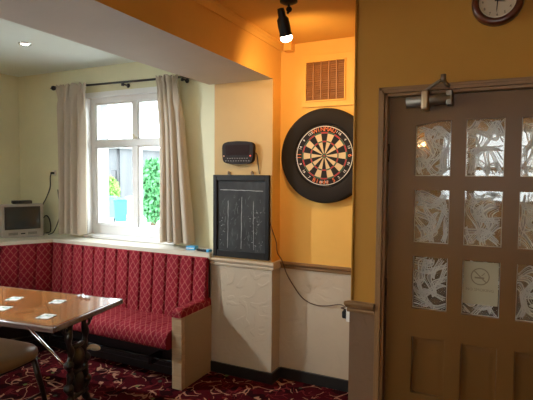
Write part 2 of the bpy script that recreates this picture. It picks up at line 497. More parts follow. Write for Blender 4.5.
# ------------------------------------------------------------------ downlights
dl = thing('downlight', 'small round white recessed downlight glowing in the left ceiling', 'ceiling light', (-3.36, 2.52, ZCW), 0, 'recessed downlights')
mb = MB(); mb.lathe([(.028,-.001),(.034,-.006),(.046,-.006),(.05,0),(.05,.01),(.028,.01)], n=28, close=False); obj('trim_ring', mb, M['chrome'], dl, True)
m_dl = mat('lit_downlight', (1,1,1), .3, emit=(1,.97,.9), es=9)
mb = MB(); mb.lathe([(.0001,-.010),(.02,-.009),(.034,-.002),(.034,.004)], n=24, close=False); obj('bulb', mb, m_dl, dl, True)
dup(dl, (-4.1, 1.5, ZCW), 0, 'recessed downlight in the left ceiling nearer the camera')
def spot(name, loc, target, power, col, size, blend, rad=.03):
    l = bpy.data.lights.new(name, 'SPOT'); l.energy = power; l.color = col; l.spot_size = radians(size); l.spot_blend = blend; l.shadow_soft_size = rad
    o = bpy.data.objects.new(name, l); C.objects.link(o); o.location = loc
    o.rotation_euler = (Vector(target)-Vector(loc)).to_track_quat('-Z', 'Y').to_euler()
    return o
spot('downlight_beam', (-3.36, 2.52, ZCW-.02), (-3.36, 2.52, 0), 9, (1,.93,.82), 110, .9)
spot('downlight_beam', (-4.1, 1.5, ZCW-.02), (-1.7, 2.95, .55), 385, (.93,.97,1), 74, .75, .05)

# ------------------------------------------------------------------ spotlight above the alcove
lx, ly = -1.085, 2.45
sl = thing('ceiling_spotlight', 'black ceiling spotlight with a glowing warm bulb above the dartboard alcove', 'spotlight', (lx-.01, ly, ZC))
mb = MB(); mb.lathe([(.05,0),(.05,-.012),(.03,-.022),(.012,-.026),(.001,-.026)], org=(lx+.02, ly, ZC), n=24, close=False); obj('base', mb, M['black'], sl)
mb = MB(); mb.tube([(lx+.02, ly, ZC-.02), (lx+.022, ly, ZC-.06), (lx+.012, ly, ZC-.075)], .007, 10); mb.sphere((lx+.022, ly, ZC-.052), .017, 10); obj('arm', mb, M['black'], sl)
ax = Vector((.07, .42, -1)).normalized(); top = Vector((lx-.008, ly-.05, ZC-.055))
mb = MB(); mb.lathe([(.001,0),(.018,.002),(.021,.02),(.022,.045),(.033,.06),(.035,.1),(.033,.135),(.036,.14),(.036,.15),(.032,.15)], ax, top, 24, False); obj('lamp_head', mb, M['black'], sl)
m_bulb = mat('lit_bulb', (1,1,1), .3, emit=(1,.86,.60), es=14)
mb = MB(); mb.lathe([(.031,.148),(.035,.158),(.034,.168),(.026,.178),(.012,.184),(.0001,.186)], ax, top, 24, False); obj('bulb', mb, m_bulb, sl)
lp = top+ax*.215
spot('alcove_spot_beam', lp, lp+Vector((-.12,.8,-.22)), 30, (1,.63,.27), 150, .9, .035)

# ------------------------------------------------------------------ dartboard and surround
bc = Vector((-1.112, 3.235, 1.726))
mb = MB(); R0, R1 = .228, .345
mb.lathe([(R0, .04),(R0, -.003),(R0+.008,-.012),(R1-.02,-.012),(R1-.006,-.006),(R1,.004),(R1,.04)], (0,1,0), (bc.x, bc.y, bc.z), 96, False)
o = obj('dartboard_surround', mb, M['foam']); tag(o, 'wide round black foam surround fixed around the dartboard', 'dartboard surround')
db = thing('dartboard', 'round black and cream dartboard with red lettering, mounted in the alcove', 'dartboard', (bc.x, YA, bc.z))
ms = [mat('board_black', (.010,.008,.008), .9), mat('board_cream', (.64,.48,.27), .9), mat('board_red', (.42,.02,.03), .8), mat('board_green', (.02,.10,.05), .8)]
mb = MB(); bY = bc.y-.006
def ring(r0, r1, fn, y):
    n = 120
    for k in range(n):
        a0 = 2*pi*(k-3)/n; a1 = 2*pi*(k-2)/n
        s = (k//6) % 20
        mb.mi = fn(s)
        mb.poly([(bc.x+sin(a0)*r0, y, bc.z+cos(a0)*r0), (bc.x+sin(a0)*r1, y, bc.z+cos(a0)*r1), (bc.x+sin(a1)*r1, y, bc.z+cos(a1)*r1), (bc.x+sin(a1)*r0, y, bc.z+cos(a1)*r0)])
ring(0, .0065, lambda s: 2, bY); ring(.0065, .016, lambda s: 3, bY)
ring(.016, .099, lambda s: s % 2, bY); ring(.099, .108, lambda s: 2+s % 2, bY)
ring(.108, .161, lambda s: s % 2, bY); ring(.161, .171, lambda s: 2+s % 2, bY); ring(.171, .2255, lambda s: 0, bY)
mb.mi = 0; mb.lathe([(.2255,0),(.2255,.05)], (0,1,0), (bc.x, bY, bc.z), 96, False)
obj('playing_face', mb, ms, db, fix=False)
mb = MB()
def wire_ring(mb, r, t, y, n=72):
    mb.tube([(bc.x+r*sin(2*pi*k/n), y, bc.z+r*cos(2*pi*k/n)) for k in range(n+1)], t, 6, False)
for r in (.099, .108, .161, .171): wire_ring(mb, r, .0007, bY-.001)
for k in range(20):
    a = 2*pi*(k-.5)/20; mb.tube([(bc.x+.016*sin(a), bY-.001, bc.z+.016*cos(a)), (bc.x+.171*sin(a), bY-.001, bc.z+.171*cos(a))], .0005, 5)
obj('wire_spider', mb, M['steel'], db)
mb = MB(); wire_ring(mb, .212, .0024, bY-.004); obj('number_ring', mb, M['wire'], db)
nums = [20,1,18,4,13,6,10,15,2,17,3,19,7,16,8,11,14,9,12,5]
m_red = mat('red_print', (.85,.20,.05), .6)
def glyph(nm, s_, size, Mx, mm, par):
    b = MB(); text_mesh(b, s_, size, Mx); obj(nm, b, mm, par)
Rx = Matrix.Rotation(pi/2, 4, 'X')
def at_angle(a, r, flip=False):
    return Matrix.Translation((bc.x+r*sin(a), bY-.003, bc.z+r*cos(a))) @ Matrix.Rotation(a+(pi if flip else 0), 4, 'Y') @ Rx
for k, nmb in enumerate(nums):
    a = 2*pi*k/20
    if nmb in (20, 3, 1, 5, 17, 19): 
        if nmb in (1, 5, 17, 19): glyph('number', str(nmb), .026, at_angle(a+(.2 if nmb in (1,17) else -.2)*1, .192, nmb in (17,19)), M['wire'], db)
        continue
    up = (math.cos(a) < -.1)
    glyph('number', str(nmb), .044 if nmb in (6, 11) else .026, at_angle(a, .192, up), m_red if nmb in (6, 11) else M['wire'], db)
for i, ch in enumerate('WINMAU'):
    glyph('letter', ch, .043, at_angle((i-2.5)*.155, .191), m_red, db)
for i, ch in enumerate('Blade 5'):
    if ch != ' ': glyph('letter', ch, .042, at_angle(pi-(i-3)*.135, .191, True), m_red, db)

# ------------------------------------------------------------------ vent grille
vg = thing('vent_grille', 'square brown slatted vent grille set in a board above the dartboard', 'vent grille', (-1.115, YA, 2.07))
mb = MB(); mb.box((-1.31, YA-.016, 2.085), (XE-.002, YA, 2.462), .003); obj('backing_board', mb, M['wall_ochre'], vg)
gx0, gx1, gz0, gz1 = -1.272, -.978, 2.132, 2.412; gy = YA-.016
mb = MB(); frame_rect(mb, gx0-.008, gx1+.008, gz0-.008, gz1+.008, .010, gy-.010, gy, .002); obj('frame', mb, M['wall_ochre'], vg)
mb = MB(); mb.box((gx0, gy-.001, gz0), (gx1, gy+.004, gz1))
n = 18
for i in range(n):
    z = gz0+(i+.5)*(gz1-gz0)/n
    mb.poly([(gx0, gy-.002, z+.006), (gx1, gy-.002, z+.006), (gx1, gy-.009, z-.004), (gx0, gy-.009, z-.004)])
obj('louvre', mb, M['grille'], vg)
mb = MB()
for i in range(1, 5):
    x = gx0+i*(gx1-gx0)/5; mb.box((x-.004, gy-.0105, gz0), (x+.004, gy-.003, gz1))
obj('divider', mb, mat('light_grille_wood', (.30,.13,.04), .5), vg)
mb = MB(); mb.box((-1.436, YA-.07, 2.505), (-1.372, YA, ZC), .004)
o = obj('junction_box', mb, M['wall_ochre']); tag(o, 'little painted junction box in the alcove corner against the ceiling', 'junction box')

# ------------------------------------------------------------------ chalkboard
ch = thing('chalkboard', 'black framed chalkboard with smudged chalk scoring columns, hanging on the pier', 'chalkboard', (-1.745, YP, .94))
mb = MB(); x0, x1, z0, z1 = -1.987, -1.496, .943, 1.583
for a, b in (((x0,z0),(x0+.034,z1)), ((x1-.034,z0),(x1,z1)), ((x0+.034,z0),(x1-.034,z0+.05)), ((x0+.034,z1-.045),(x1-.034,z1))):
    mb.box((a[0], YP-.028, a[1]), (b[0], YP-.001, b[1]), .004)
obj('frame', mb, M['black'], ch)
m = mat('smudged_slate', (.03,.033,.035), .7); t = NT(m); co = t.coord('Object')
s1 = t.noise(t.coord('Object', (4,1,2.0)), 2.5, 5, .6, .3)
smear = t.ramp(s1, [(.35, (.010,.011,.012)), (.6, (.025,.027,.029)), (.85, (.075,.078,.078))])
t.base(smear); M['slate'] = m
mb = MB(); mb.box((x0+.03, YP-.014, z0+.045), (x1-.03, YP-.002, z1-.04)); obj('slate', mb, M['slate'], ch)
m = mat('chalk_marks', (.36,.37,.37), .95); M['chalk'] = m
m2 = mat('faint_chalk', (.10,.105,.105), .95)
mb = MB(); yc = YP-.0145
def stroke(xa, za, xb, zb, w, mi):
    mb.mi = mi; d = Vector((xb-xa, zb-za)); 
    if d.length < 1e-6: return
    nn = Vector((-d.y, d.x)).normalized()*w/2
    mb.poly([(xa+nn.x, yc, za+nn.y), (xa-nn.x, yc, za-nn.y), (xb-nn.x, yc, zb-nn.y), (xb+nn.x, yc, zb+nn.y)])
def wob(xa, za, xb, zb, w, mi, n=9, j=.0016):
    pts = [(xa+(xb-xa)*i/n+random.uniform(-j,j), za+(zb-za)*i/n+random.uniform(-j,j)) for i in range(n+1)]
    for p, q in zip(pts, pts[1:]):
        stroke(*p, *q, w*random.uniform(.6,1.1), mi)
for args in ((x0+.06, z1-.115, x1-.055, z1-.12, .006, 0, 12), (-1.74, z0+.07, -1.735, z1-.17, .005, 0, 14), (-1.86, z0+.07, -1.855, z1-.2, .004, 0, 12), (-1.63, z0+.07, -1.635, z1-.2, .004, 0, 12)):
    mb = MB(); wob(*args); obj('chalk_line', mb, [M['chalk'], m2], ch)
mb = MB()
for k in range(70):
    x = random.choice((-1.90,-1.80,-1.69,-1.585))+random.gauss(0,.022); z = random.uniform(z0+.07, z1-.15)
    wob(x, z, x+random.gauss(0,.012), z+random.uniform(-.05,.05), random.uniform(.002,.006), 1, 3, .003)
for k in range(46):
    x = random.choice((-1.90,-1.62,-1.585))+random.gauss(0,.03); z = random.uniform(z0+.06, z0+.36)
    wob(x, z, x+random.uniform(-.012,.012), z+random.uniform(-.006,.006), .0035, 0, 2, .002)
obj('chalk_smudges', mb, [M['chalk'], m2], ch)['kind'] = 'stuff'
for hx in (-1.853, -1.648):
    mb = MB(); mb.box((hx-.008, YP-.004, 1.578), (hx+.008, YP, 1.602)); mb.tube([(hx, YP-.002, 1.608), (hx, YP-.016, 1.610), (hx, YP-.02, 1.598), (hx, YP-.016, 1.588)], .0045, 8)
    mb.tube([(hx-.012, YP-.008, 1.6), (hx+.012, YP-.008, 1.6)], .006, 8)
    obj('hook', mb, M['steel'], ch)

# ------------------------------------------------------------------ electronic scorer
sc = thing('dart_scorer', 'dark electronic dart scorer with rounded corners on the pier above the chalkboard', 'dart scorer', (-1.76, YP, 1.665))
cxs, cz = -1.760, 1.752
out = []
for i in range(64):
    a = 2*pi*i/64; ca, sa = cos(a), sin(a)
    ex = .137*math.copysign(abs(ca)**.28, ca); ez = .088*math.copysign(abs(sa)**.34, sa)
    ex *= 1-.05*(1-ez/.088)/2
    ez += -.012*(ex/.137)**2*(1 if ez > 0 else -1)
    out.append((cxs+ex, cz+ez))
mb = MB(); mb.prism_y(out, YP-.042, YP-.001)
bmesh.ops.bevel(mb.bm, geom=[e for e in mb.bm.edges if all(v.co.y < YP-.04 for v in e.verts)], offset=.012, segments=3, affect='EDGES')
obj('casing', mb, mat('black_scorer_plastic', (.016,.010,.009), .6, spec=.2), sc)
mb = MB(); mb.prism_y([(cxs-.1, cz-.018), (cxs+.1, cz-.018), (cxs+.105, cz+.058), (cxs-.105, cz+.058)], YP-.0445, YP-.038)
obj('display', mb, mat('dark_red_display', (.018,.007,.006), .6, spec=.1), sc)
mr_ = mat('red_lit_led', (.6,.05,.05), .4, emit=(1,.16,.08), es=.8)
for x in (cxs-.118, cxs+.112):
    mb = MB(); mb.sphere((x, YP-.0425, cz-.025), .006, 8); obj('indicator_lamp', mb, mat('pale_lamp', (.75,.45,.35), .4) if x < cxs else mr_, sc)
mb = MB()
for row, (zz, cnt, wdt) in enumerate(((cz-.043, 9, .085), (cz-.062, 10, .1))):
    for i in range(cnt):
        x = cxs-wdt+2*wdt*i/(cnt-1); mb.box((x-.005, YP-.0452, zz-.004), (x+.005, YP-.04, zz+.004), .0015, 1)
obj('keypad', mb, mat('grey_buttons', (.22,.21,.2), .5), sc)
mb = MB()
yc_ = YP-.012
pts = [(-1.626,yc_,1.748),(-1.61,yc_,1.745),(-1.603,yc_,1.72),(-1.592,yc_,1.66),(-1.577,yc_,1.59),(-1.56,yc_-.022,1.57),(-1.50,yc_-.024,1.30)]
pts = [(-1.626,yc_,1.748),(-1.612,yc_,1.745),(-1.604,yc_,1.72),(-1.596,yc_,1.66),(-1.588,yc_+.006,1.592),(-1.58,YP-.006,1.575),(-1.56,YP-.006,1.50)]
def smooth(pts, n=6):
    P = [Vector(p) for p in pts]; o = []
    for i in range(len(P)-1):
        p0 = P[max(i-1,0)]; p1 = P[i]; p2 = P[i+1]; p3 = P[min(i+2,len(P)-1)]
        for k in range(n):
            t_ = k/n
            o.append(.5*((2*p1)+(-p0+p2)*t_+(2*p0-5*p1+4*p2-p3)*t_*t_+(-p0+3*p1-3*p2+p3)*t_**3))
    o.append(P[-1]); return o
mb.tube(smooth(pts[:5]), .0035, 8)
obj('power_lead', mb, M['cable'], sc)
mb = MB()
p2 = [(-1.50, YP-.006, 1.24), (-1.478, YP-.004, 1.17), (-1.462, YP+.03, 1.08), (-1.452, 3.17, 1.0), (-1.440, YA-.05, .93), (-1.405, YA-.04, .83), (-1.36, YA-.014, .74), (-1.30, YA-.012, .665), (-1.235, YA-.012, .625), (-1.16, YA-.012, .61), (-1.08, YA-.02, .62), (-.98, YA-.05, .65), (-.86, 2.95, .72), (-.755, 2.52, .838), (-.72, 2.452, .855)]
mb.tube(smooth(p2), .004, 8)
o = obj('power_cable', mb, mat('brown_cable', (.07,.03,.015), .5)); tag(o, 'thin dark brown cable drooping from the chalkboard across the alcove to the wall plug', 'cable')
so = thing('wall_socket', 'white wall socket on the free end of the door wall, low by the dado', 'wall socket', (XE, 2.45, .84))
mb = MB(); mb.box((XE-.034, 2.405, .80), (XE-.004, 2.50, .892), .004); obj('faceplate', mb, M['white_plastic'], so)
pl = thing('power_plug', 'black power plug pushed into the wall socket at the alcove edge', 'plug', (XE-.03, 2.45, .84))
mb = MB(); mb.box((XE-.066, 2.43, .806), (XE-.0345, 2.47, .848), .008); obj('plug_body', mb, M['black'], pl)
mb = MB(); mb.tube([(XE-.052, 2.452, .846), (XE-.058, 2.452, .853)], [.008,.005], 8); obj('cable_grip', mb, M['black'], pl)

# ------------------------------------------------------------------ curtains, pole
RODY = YW-.075
po = thing('curtain_pole', 'thin black metal curtain pole with scrolled ball finials above the window', 'curtain pole', (-3.2, RODY, 2.44))
rz0, rz1 = 2.430, 2.408
RX0, RX1 = -3.93, -2.37
def rodz(x): return rz0+(rz1-rz0)*(x-RX0)/(RX1-RX0)
mb = MB(); mb.tube([(RX0, RODY, rodz(RX0)), (RX1, RODY, rodz(RX1))], .010, 12); obj('rod', mb, M['iron'], po)
for s, x in ((-1, RX0), (1, RX1)):
    mb = MB(); mb.sphere((x+s*.03, RODY, rodz(x)), .024, 10); mb.tube([(x, RODY, rodz(x)), (x+s*.012, RODY, rodz(x))], .015, 10)
    mb.tube([(x+s*.05, RODY, rodz(x)), (x+s*.075, RODY, rodz(x))], [.010,.003], 8); obj('finial', mb, M['iron'], po)
for x in (-3.06, -3.86, -2.40):
    mb = MB(); mb.tube([(x, YW, rodz(x)-.02), (x, RODY+.0, rodz(x)-.018)], .007, 8); mb.box((x-.008, RODY-.012, rodz(x)-.035), (x+.008, RODY+.012, rodz(x)-.008), .003); mb.lathe([(.02,0),(.02,-.006),(.008,-.01)], (0,1,0), (x, YW, rodz(x)-.02), 16)
    obj('bracket', mb, M['iron'], po)
def curtain(name, label, top, bot, ztop, zbot, folds, seed, gather):
    rnd = random.Random(seed)
    ph = [rnd.uniform(0, 6.28) for _ in range(4)]
    kn = [rnd.uniform(.7, 1.35) for _ in range(40)]
    def phase(u):                                   # folds of uneven width
        q = u*folds; i = int(q); return (sum(kn[:i])+(q-i)*kn[i])*2*pi
    def fn(u, v):                                   # v 0 top
        hx = v**.7
        x = top[0]+(top[1]-top[0])*u; xb = bot[0]+(bot[1]-bot[0])*u
        X = x+(xb-x)*hx
        amp = .030+.016*v+.010*sin(3*u*pi+ph[0])
        head = math.exp(-((v-.07)/.05)**2)
        p = phase(u)+ph[1]+.5*sin(v*3.5+ph[3]+u*4)
        w = sin(p)+.28*sin(2*p+ph[2])
        g = sin(2.2*p+ph[3]+v*14)                   # gathered heading, small tucks that die out down the drop
        k = max(0, 1-v/.22)
        Y = RODY-.030+amp*w*(1-.45*head)+.024*g*k*(1 if v > .02 else .4)
        X += .016*cos(p)*(1-.6*k)+.010*sin(1.7*p+v*26)*k+.012*sin(v*5+ph[0])*(u-.5)
        z = ztop+(zbot-ztop)*v
        if v < .02: z += .010*sin(2.2*p)
        if v > .98: z += .006*sin(p)
        kk = min(1, max(0, 1-(v-.06)/.22)); Y = RODY-.030-.024*kk+(Y-RODY+.030)*(1-.45*kk)
        return (X, min(Y, YW-.02), z+(rodz(x)-rodz(top[0]))*(1-v))
    cu = thing(name, label, 'curtain', ((bot[0]+bot[1])/2, RODY, zbot))
    mb = MB(); mb.grid(fn, 140, 80)
    o = obj('drape', mb, M['curtain'], cu, fix=False)
    sm = o.modifiers.new('thick', 'SOLIDIFY'); sm.thickness = .004
    return cu
curtain('curtain', 'beige pencil-pleated curtain hanging left of the window, beside the television', (-3.83,-3.48), (-3.80,-3.53), 2.435, 1.0, 4, 3, 0)
curtain('curtain', 'beige pencil-pleated curtain hanging right of the window, beside the pier', (-2.62,-2.415), (-2.585,-2.275), 2.418, 1.0, 4, 11, 0)

# ------------------------------------------------------------------ television corner
n2 = Vector((.866, -.5, 0)).normalized()
tvc = Vector((-4.138, 3.04, .958))
ang = atan2(.342, .165)                              # front edge direction
tv = thing('television', 'small boxy silver tube television on the corner ledge beside the curtain', 'television', tvc, ang)
# local frame: x along the front edge, -y outwards
w, h = .19, .325
mb = MB(); mb.box((-w, 0, 0), (w, .07, h), .010)
mb.prism_y([(-w+.02,.015),(w-.02,.015),(w-.02,h-.02),(-w+.02,h-.02)], .065, .07)
a = [(-w+.015,.07,.015),(w-.015,.07,.015),(w-.015,.07,h-.015),(-w+.015,.07,h-.015)]; b = [(-w+.08,.30,.03),(w-.08,.30,.03),(w-.08,.30,h-.08),(-w+.08,.30,h-.08)]
va = [mb.v(p) for p in a]; vb_ = [mb.v(p) for p in b]
for i in range(4): mb.face([va[i], va[(i+1)%4], vb_[(i+1)%4], vb_[i]])
mb.face(vb_)
obj('casing', mb, M['silver_plastic'], tv, True)
mb = MB(); frame_rect(mb, -.158, .158, .078, .30, .014, -.006, .004, .003); obj('screen_surround', mb, M['black'], tv, True)
mb = MB(); mb.grid(lambda u, v: (-.146+.292*u, -.004-.010*(1-(2*u-1)**2)*(1-(2*v-1)**2), .09+.198*v), 16, 12); obj('screen', mb, M['screen'], tv, True)
m_sl = mat('dark_slots', (.12,.11,.10), .6)
for s in (-1, 1):
    mb = MB()
    for i in range(9): mb.box((s*.05+i*s*.009-.003, -.002, .025), (s*.05+i*s*.009+.003, .002, .05))
    obj('speaker_grille', mb, m_sl, tv, True)
mb = MB(); mb.box((-.02,-.003,.03), (.02,.003,.042), .002); obj('button', mb, M['black'], tv, True)
sb = thing('set_top_box', 'small black set-top box lying on the television', 'set-top box', tvc+Vector((-.0,.0,h)), ang)
mb = MB(); mb.box((-.075,.03,.001), (.095,.13,.032), .004); obj('casing', mb, M['black'], sb, True)
mb = MB(); mb.box((-.055,.0285,.01), (.04,.0305,.022)); obj('display', mb, M['screen'], sb, True)
so2 = thing('aerial_socket', 'small black wall socket with a lead between television and left curtain', 'wall socket', (-4.05, YW, 1.59))
mb = MB(); mb.box((-4.075, YW-.014, 1.563), (-4.028, YW, 1.618), .003); obj('faceplate', mb, M['white_plastic'], so2)
mb = MB(); mb.lathe([(.012,0),(.012,-.03),(.006,-.04)], (0,1,0), (-4.052, YW-.012, 1.588), 12); obj('plug', mb, M['black'], so2)
mb = MB(); mb.tube(smooth([(-4.052, YW-.045, 1.588), (-4.06, YW-.05, 1.54), (-4.09, YW-.03, 1.44), (-4.15, YW-.03, 1.33), (-4.19, YW-.035, 1.27), (-4.22, YW-.03, 1.2), (-4.23, YW-.03, 1.1), (-4.22, YW-.03, .966)]), .006, 8)
o = obj('aerial_lead', mb, M['cable']); tag(o, 'black lead hanging from the wall socket down behind the television', 'cable')
mb = MB(); mb.tube(smooth([(-4.0, YW-.012, 1.42), (-3.985, YW-.014, 1.34), (-3.965, YW-.014, 1.25), (-3.975, YW-.016, 1.16), (-4.0, YW-.02, 1.08), (-4.03, YW-.05, .985), (-4.06, YW-.09, .966)]), .005, 8)
o = obj('mains_cable', mb, M['cable']); tag(o, 'dark cable running down the wall right beside the left curtain', 'cable')
mb = MB(); mb.tube(smooth([(-4.17, YW-.02, .966), (-4.10, YW-.03, .985), (-4.08, YW-.04, 1.05), (-4.10, YW-.04, 1.12), (-4.15, YW-.035, 1.15), (-4.2, YW-.03, 1.12)]), .006, 8)
o = obj('coiled_cable', mb, M['cable']); tag(o, 'loop of black cable standing on the ledge just behind the television', 'cable')

# things on the right end of the ledge
mb = MB(); mb.T = Matrix.Translation((-2.235, 3.20, .958)) @ Matrix.Rotation(.1, 4, 'Z'); mb.box((-.055,-.03,.001), (.03,.03,.032), .003)
mb.mi = 1; mb.box((-.052,-.0308,.013), (.02,-.0295,.019))
o = obj('small_packet', mb, [M['blue'], M['white_plastic']]); tag(o, 'small blue packet with a white line on the ledge below the right curtain', 'packet')
mb = MB(); mb.T = Matrix.Translation((-2.115, 3.165, .958)) @ Matrix.Rotation(-.15, 4, 'Z'); mb.box((-.06,-.022,.001), (.075,.022,.022), .006)
mb.mi = 1
for i in range(5): mb.box((-.045+i*.02,-.01,.022), (-.036+i*.02,.01,.0245))
mb.mi = 2; mb.box((.052,-.0235,.002), (.077,.0235,.0235), .004)
o = obj('remote_control', mb, [M['black'], M['white_plastic'], M['blue']]); tag(o, 'black remote control with pale buttons on the ledge end next to the chalkboard', 'remote control')

# ------------------------------------------------------------------ built-in bench
P0 = Vector((XPL-.024, 3.075)); P1 = Vector((CX+.012, 3.075)); P2 = P1+DD*1.58
na = Vector((0,-1)); nb = Vector((.866,-.5)).normalized()
mit = (na+nb)/(1+na.dot(nb))
bench = thing('banquette', 'fitted red lattice-patterned bench running along the window wall and round the corner', 'bench', (-2.9, 2.85, 0))
def sweep(mb, A, NA, B, NB, prof, nflutes, per=16, depth=.014, ulen=0):
    """prof: list of (offset d into the room, z, puff 0..1)"""
    L = (B-A).length
    cum = [0]
    for i in range(1, len(prof)): cum.append(cum[-1]+sqrt((prof[i][0]-prof[i-1][0])**2+(prof[i][1]-prof[i-1][1])**2))
    nu = nflutes*per; nv = len(prof)-1
    # outward direction of each profile point
    nr = []
    for i in range(len(prof)):
        a = prof[max(i-1,0)]; b = prof[min(i+1,nv)]; tx, tz = b[0]-a[0], b[1]-a[1]; l = sqrt(tx*tx+tz*tz) or 1
        nr.append((tz/l, -tx/l))
    def fn(u, v):
        j = round(v*nv); d, z, pf = prof[j]
        s = abs(sin(pi*u*nflutes))**.2
        k = pf*depth*(s-1)
        d2 = d+nr[j][0]*k; z2 = z+nr[j][1]*k
        q = (A+NA*d2)*(1-u)+(B+NB*d2)*u
        return (q.x, q.y, z2)
    mb.grid(fn, nu, nv, lambda u, v: (ulen+u*L, cum[round(v*nv)]))
back = [(-.015,.40,0), (.052,.40,0)] + [(.055-.05*i/8, .42+.5*i/8, 1) for i in range(9)] + [(.002,.925,.4), (-.015,.927,0)]
# winding: profile runs bottom to top with the room on its right
mb = MB(); sweep(mb, P0, na, P1, mit, back, 13, depth=.030); mb.poly([(P0.x, P0.y-d*.8, z) for d, z, p in back])
obj('backrest', mb, M['fabric'], bench, fix=False)
mb = MB(); sweep(mb, P1, mit, P2, nb, back, 11, depth=.030, ulen=2)
obj('backrest', mb, M['fabric'], bench, fix=False)
sf = .41
seatp = [(.0,.30,0), (sf-.03,.30,0), (sf-.012,.305,.3), (sf-.002,.32,.8), (sf,.36,1), (sf-.004,.39,1), (sf-.018,.415,1), (sf-.045,.432,1), (sf-.10,.440,1), (sf-.2,.442,1), (.15,.436,1), (.03,.43,1), (.0,.43,0)]
PS = Vector((-2.105, 3.075))
mb = MB(); sweep(mb, PS, na, P1, mit, seatp, 12, depth=.010); 
mb.poly([(PS.x, PS.y-d, z) for d, z, p in seatp])
obj('seat', mb, M['fabric'], bench, fix=False)
mb = MB(); sweep(mb, P1, mit, P2, nb, seatp, 11, depth=.010, ulen=2); obj('seat', mb, M['fabric'], bench, fix=False)
# dark plinth with its ledge and a black pipe
mb = MB()
def strip(mb, A, NA, B, NB, d0, d1, z0, z1):
    c = [A+NA*d0, B+NB*d0, B+NB*d1, A+NA*d1]
    mb.prism([(p.x, p.y) for p in c], z0, z1)
for A, NA, B, NB in ((PS, na, P1, mit), (P1, mit, P2, nb)):
    strip(mb, A, NA, B, NB, -.005, .155, 0, .30); strip(mb, A, NA, B, NB, .155, .20, .09, .112)
    strip(mb, A, NA, B, NB, .155, .165, 0, .06)
obj('plinth', mb, mat('dark_plinth', (.013,.013,.016), .35), bench)
mb = MB(); mb.tube([(-2.11, 2.80, .17), (-2.33, 2.80, .165), (-2.36, 2.80, .13), (-2.36, 2.80, .115)], .012, 8); mb.tube([(-2.36, 2.80, .165), (-3.7, 2.80, .165)], .012, 8)
mb.box((-2.37, 2.785, .112), (-2.34, 2.92, .178), .003); mb.box((-3.5, 2.785, .112), (-3.47, 2.92, .178), .003)
obj('pipe', mb, mat('dark_pipe', (.03,.03,.035), .25, .3), bench)
# end panel and padded arm
mb = MB(); mb.box((-2.100, 2.728, 0), (-2.0125, YP-.012, .54), .003); pn = obj('end_panel', mb, M['panel_wood'], bench)
mb = MB(); mb.box((-2.016, 2.77, .005), (-2.0105, YP-.012, .535), .001); obj('side_board', mb, mat('dull_side_wood', (.33,.23,.135), .5), pn)
mb = MB()
nseg = 14
prof = []
def armfn(u, v):
    y = 2.718+(YP-.015-2.718)*v
    a = pi*u
    ex = -.0435*math.copysign(abs(cos(a))**.5, cos(a)); ez = .062*abs(sin(a))**.45
    e = min(1, (v+.0)/.10)
    return (-2.0555+ex*(.9+.1*sqrt(e)), y, .54+ez*(.55+.45*sqrt(max(e,0))))
mb.grid(armfn, 16, 20, lambda u, v: (u*.15, v*.42))
mb.poly([armfn(i/16, 0) for i in range(17)], uvs=[(i/16*.1, armfn(i/16,0)[2]) for i in range(17)])
obj('arm_pad', mb, M['fabric'], bench, fix=False)

# ------------------------------------------------------------------ table
tang = atan2(.62, -.11) - pi/2                        # local x runs along the table's length
TC = Vector((-2.165, 2.04)); tdir = Vector((-1.06,-.14)).normalized(); tper = Vector((tdir.y, -tdir.x))
if tper.y < 0: tper = -tper
tl, tw = 1.40, .63
tc = TC + tdir*(tl/2)
tb = thing('pub_table', 'long varnished brown pub table on black cast-iron legs in front of the bench', 'table', (tc.x, tc.y, 0), atan2(-tdir.y, -tdir.x))
# local: +x to the right end, +y towards the bench
mb = MB(); mb.box((-tl/2+.022,-tw/2+.022,.722), (tl/2-.022,tw/2-.022,.75), .002); obj('table_top', mb, M['table_wood'], tb, True)
mb = MB()
for a, b in (((-tl/2,-tw/2),(tl/2,-tw/2+.022)), ((-tl/2,tw/2-.022),(tl/2,tw/2)), ((-tl/2,-tw/2+.022),(-tl/2+.022,tw/2-.022)), ((tl/2-.022,-tw/2+.022),(tl/2,tw/2-.022))):
    mb.box((*a,.715), (*b,.749), .009, 3)
obj('edge_lipping', mb, M['table_edge'], tb, True)
def iron_leg(x):
    mb = MB()
    for s in (-1, 1):
        # waved upright, from the top bracket in to the waist and out to the foot
        pts = smooth([(x, s*.07, .715), (x, s*.06, .66), (x, s*.075, .58), (x, s*.055, .50), (x, s*.075, .43), (x, s*.06, .36), (x, s*.08, .29), (x, s*.055, .22), (x, s*.10, .14), (x, s*.20, .06), (x, s*.25, .02)], 5)
        n = len(pts); mb.tube(pts, [.015+.009*sin(i*.55)**2 for i in range(n)], 10)
        mb.sphere((x, s*.075, .43), .03, 8); mb.sphere((x, s*.08, .29), .03, 8)
        mb.sphere((x, s*.25, .022), .03, 8, (1.2,1.4,.7))
        # scroll under the top
        mb.tube([(x, s*(.095+.035*cos(a)*(1-a/14)), .655+.035*sin(a)*(1-a/14)) for a in [i*.35 for i in range(24)]], .010, 8)
    mb.sphere((x, 0, .45), .055, 10, (.6,1,1.3)); mb.sphere((x, 0, .30), .05, 10, (.6,1,1.4))
    for z in (.22, .37, .53): mb.tube([(x, -.08, z), (x, .08, z)], .016, 8)
    mb.box((x-.025,-.24,.70), (x+.025,.24,.722), .004)
    return mb
L1 = obj('leg', iron_leg(tl/2-.115), M['iron'], tb, True); obj('leg', iron_leg(-tl/2+.115), M['iron'], tb, True)
mb = MB(); mb.sphere((tl/2-.070, .10, .485), .034, 10, (1.4,.5,.6)); mb.tube([(tl/2-.115,.06,.485),(tl/2-.08,.09,.485)], .008, 6); obj('brass_boss', mb, M['brass'], L1, True)
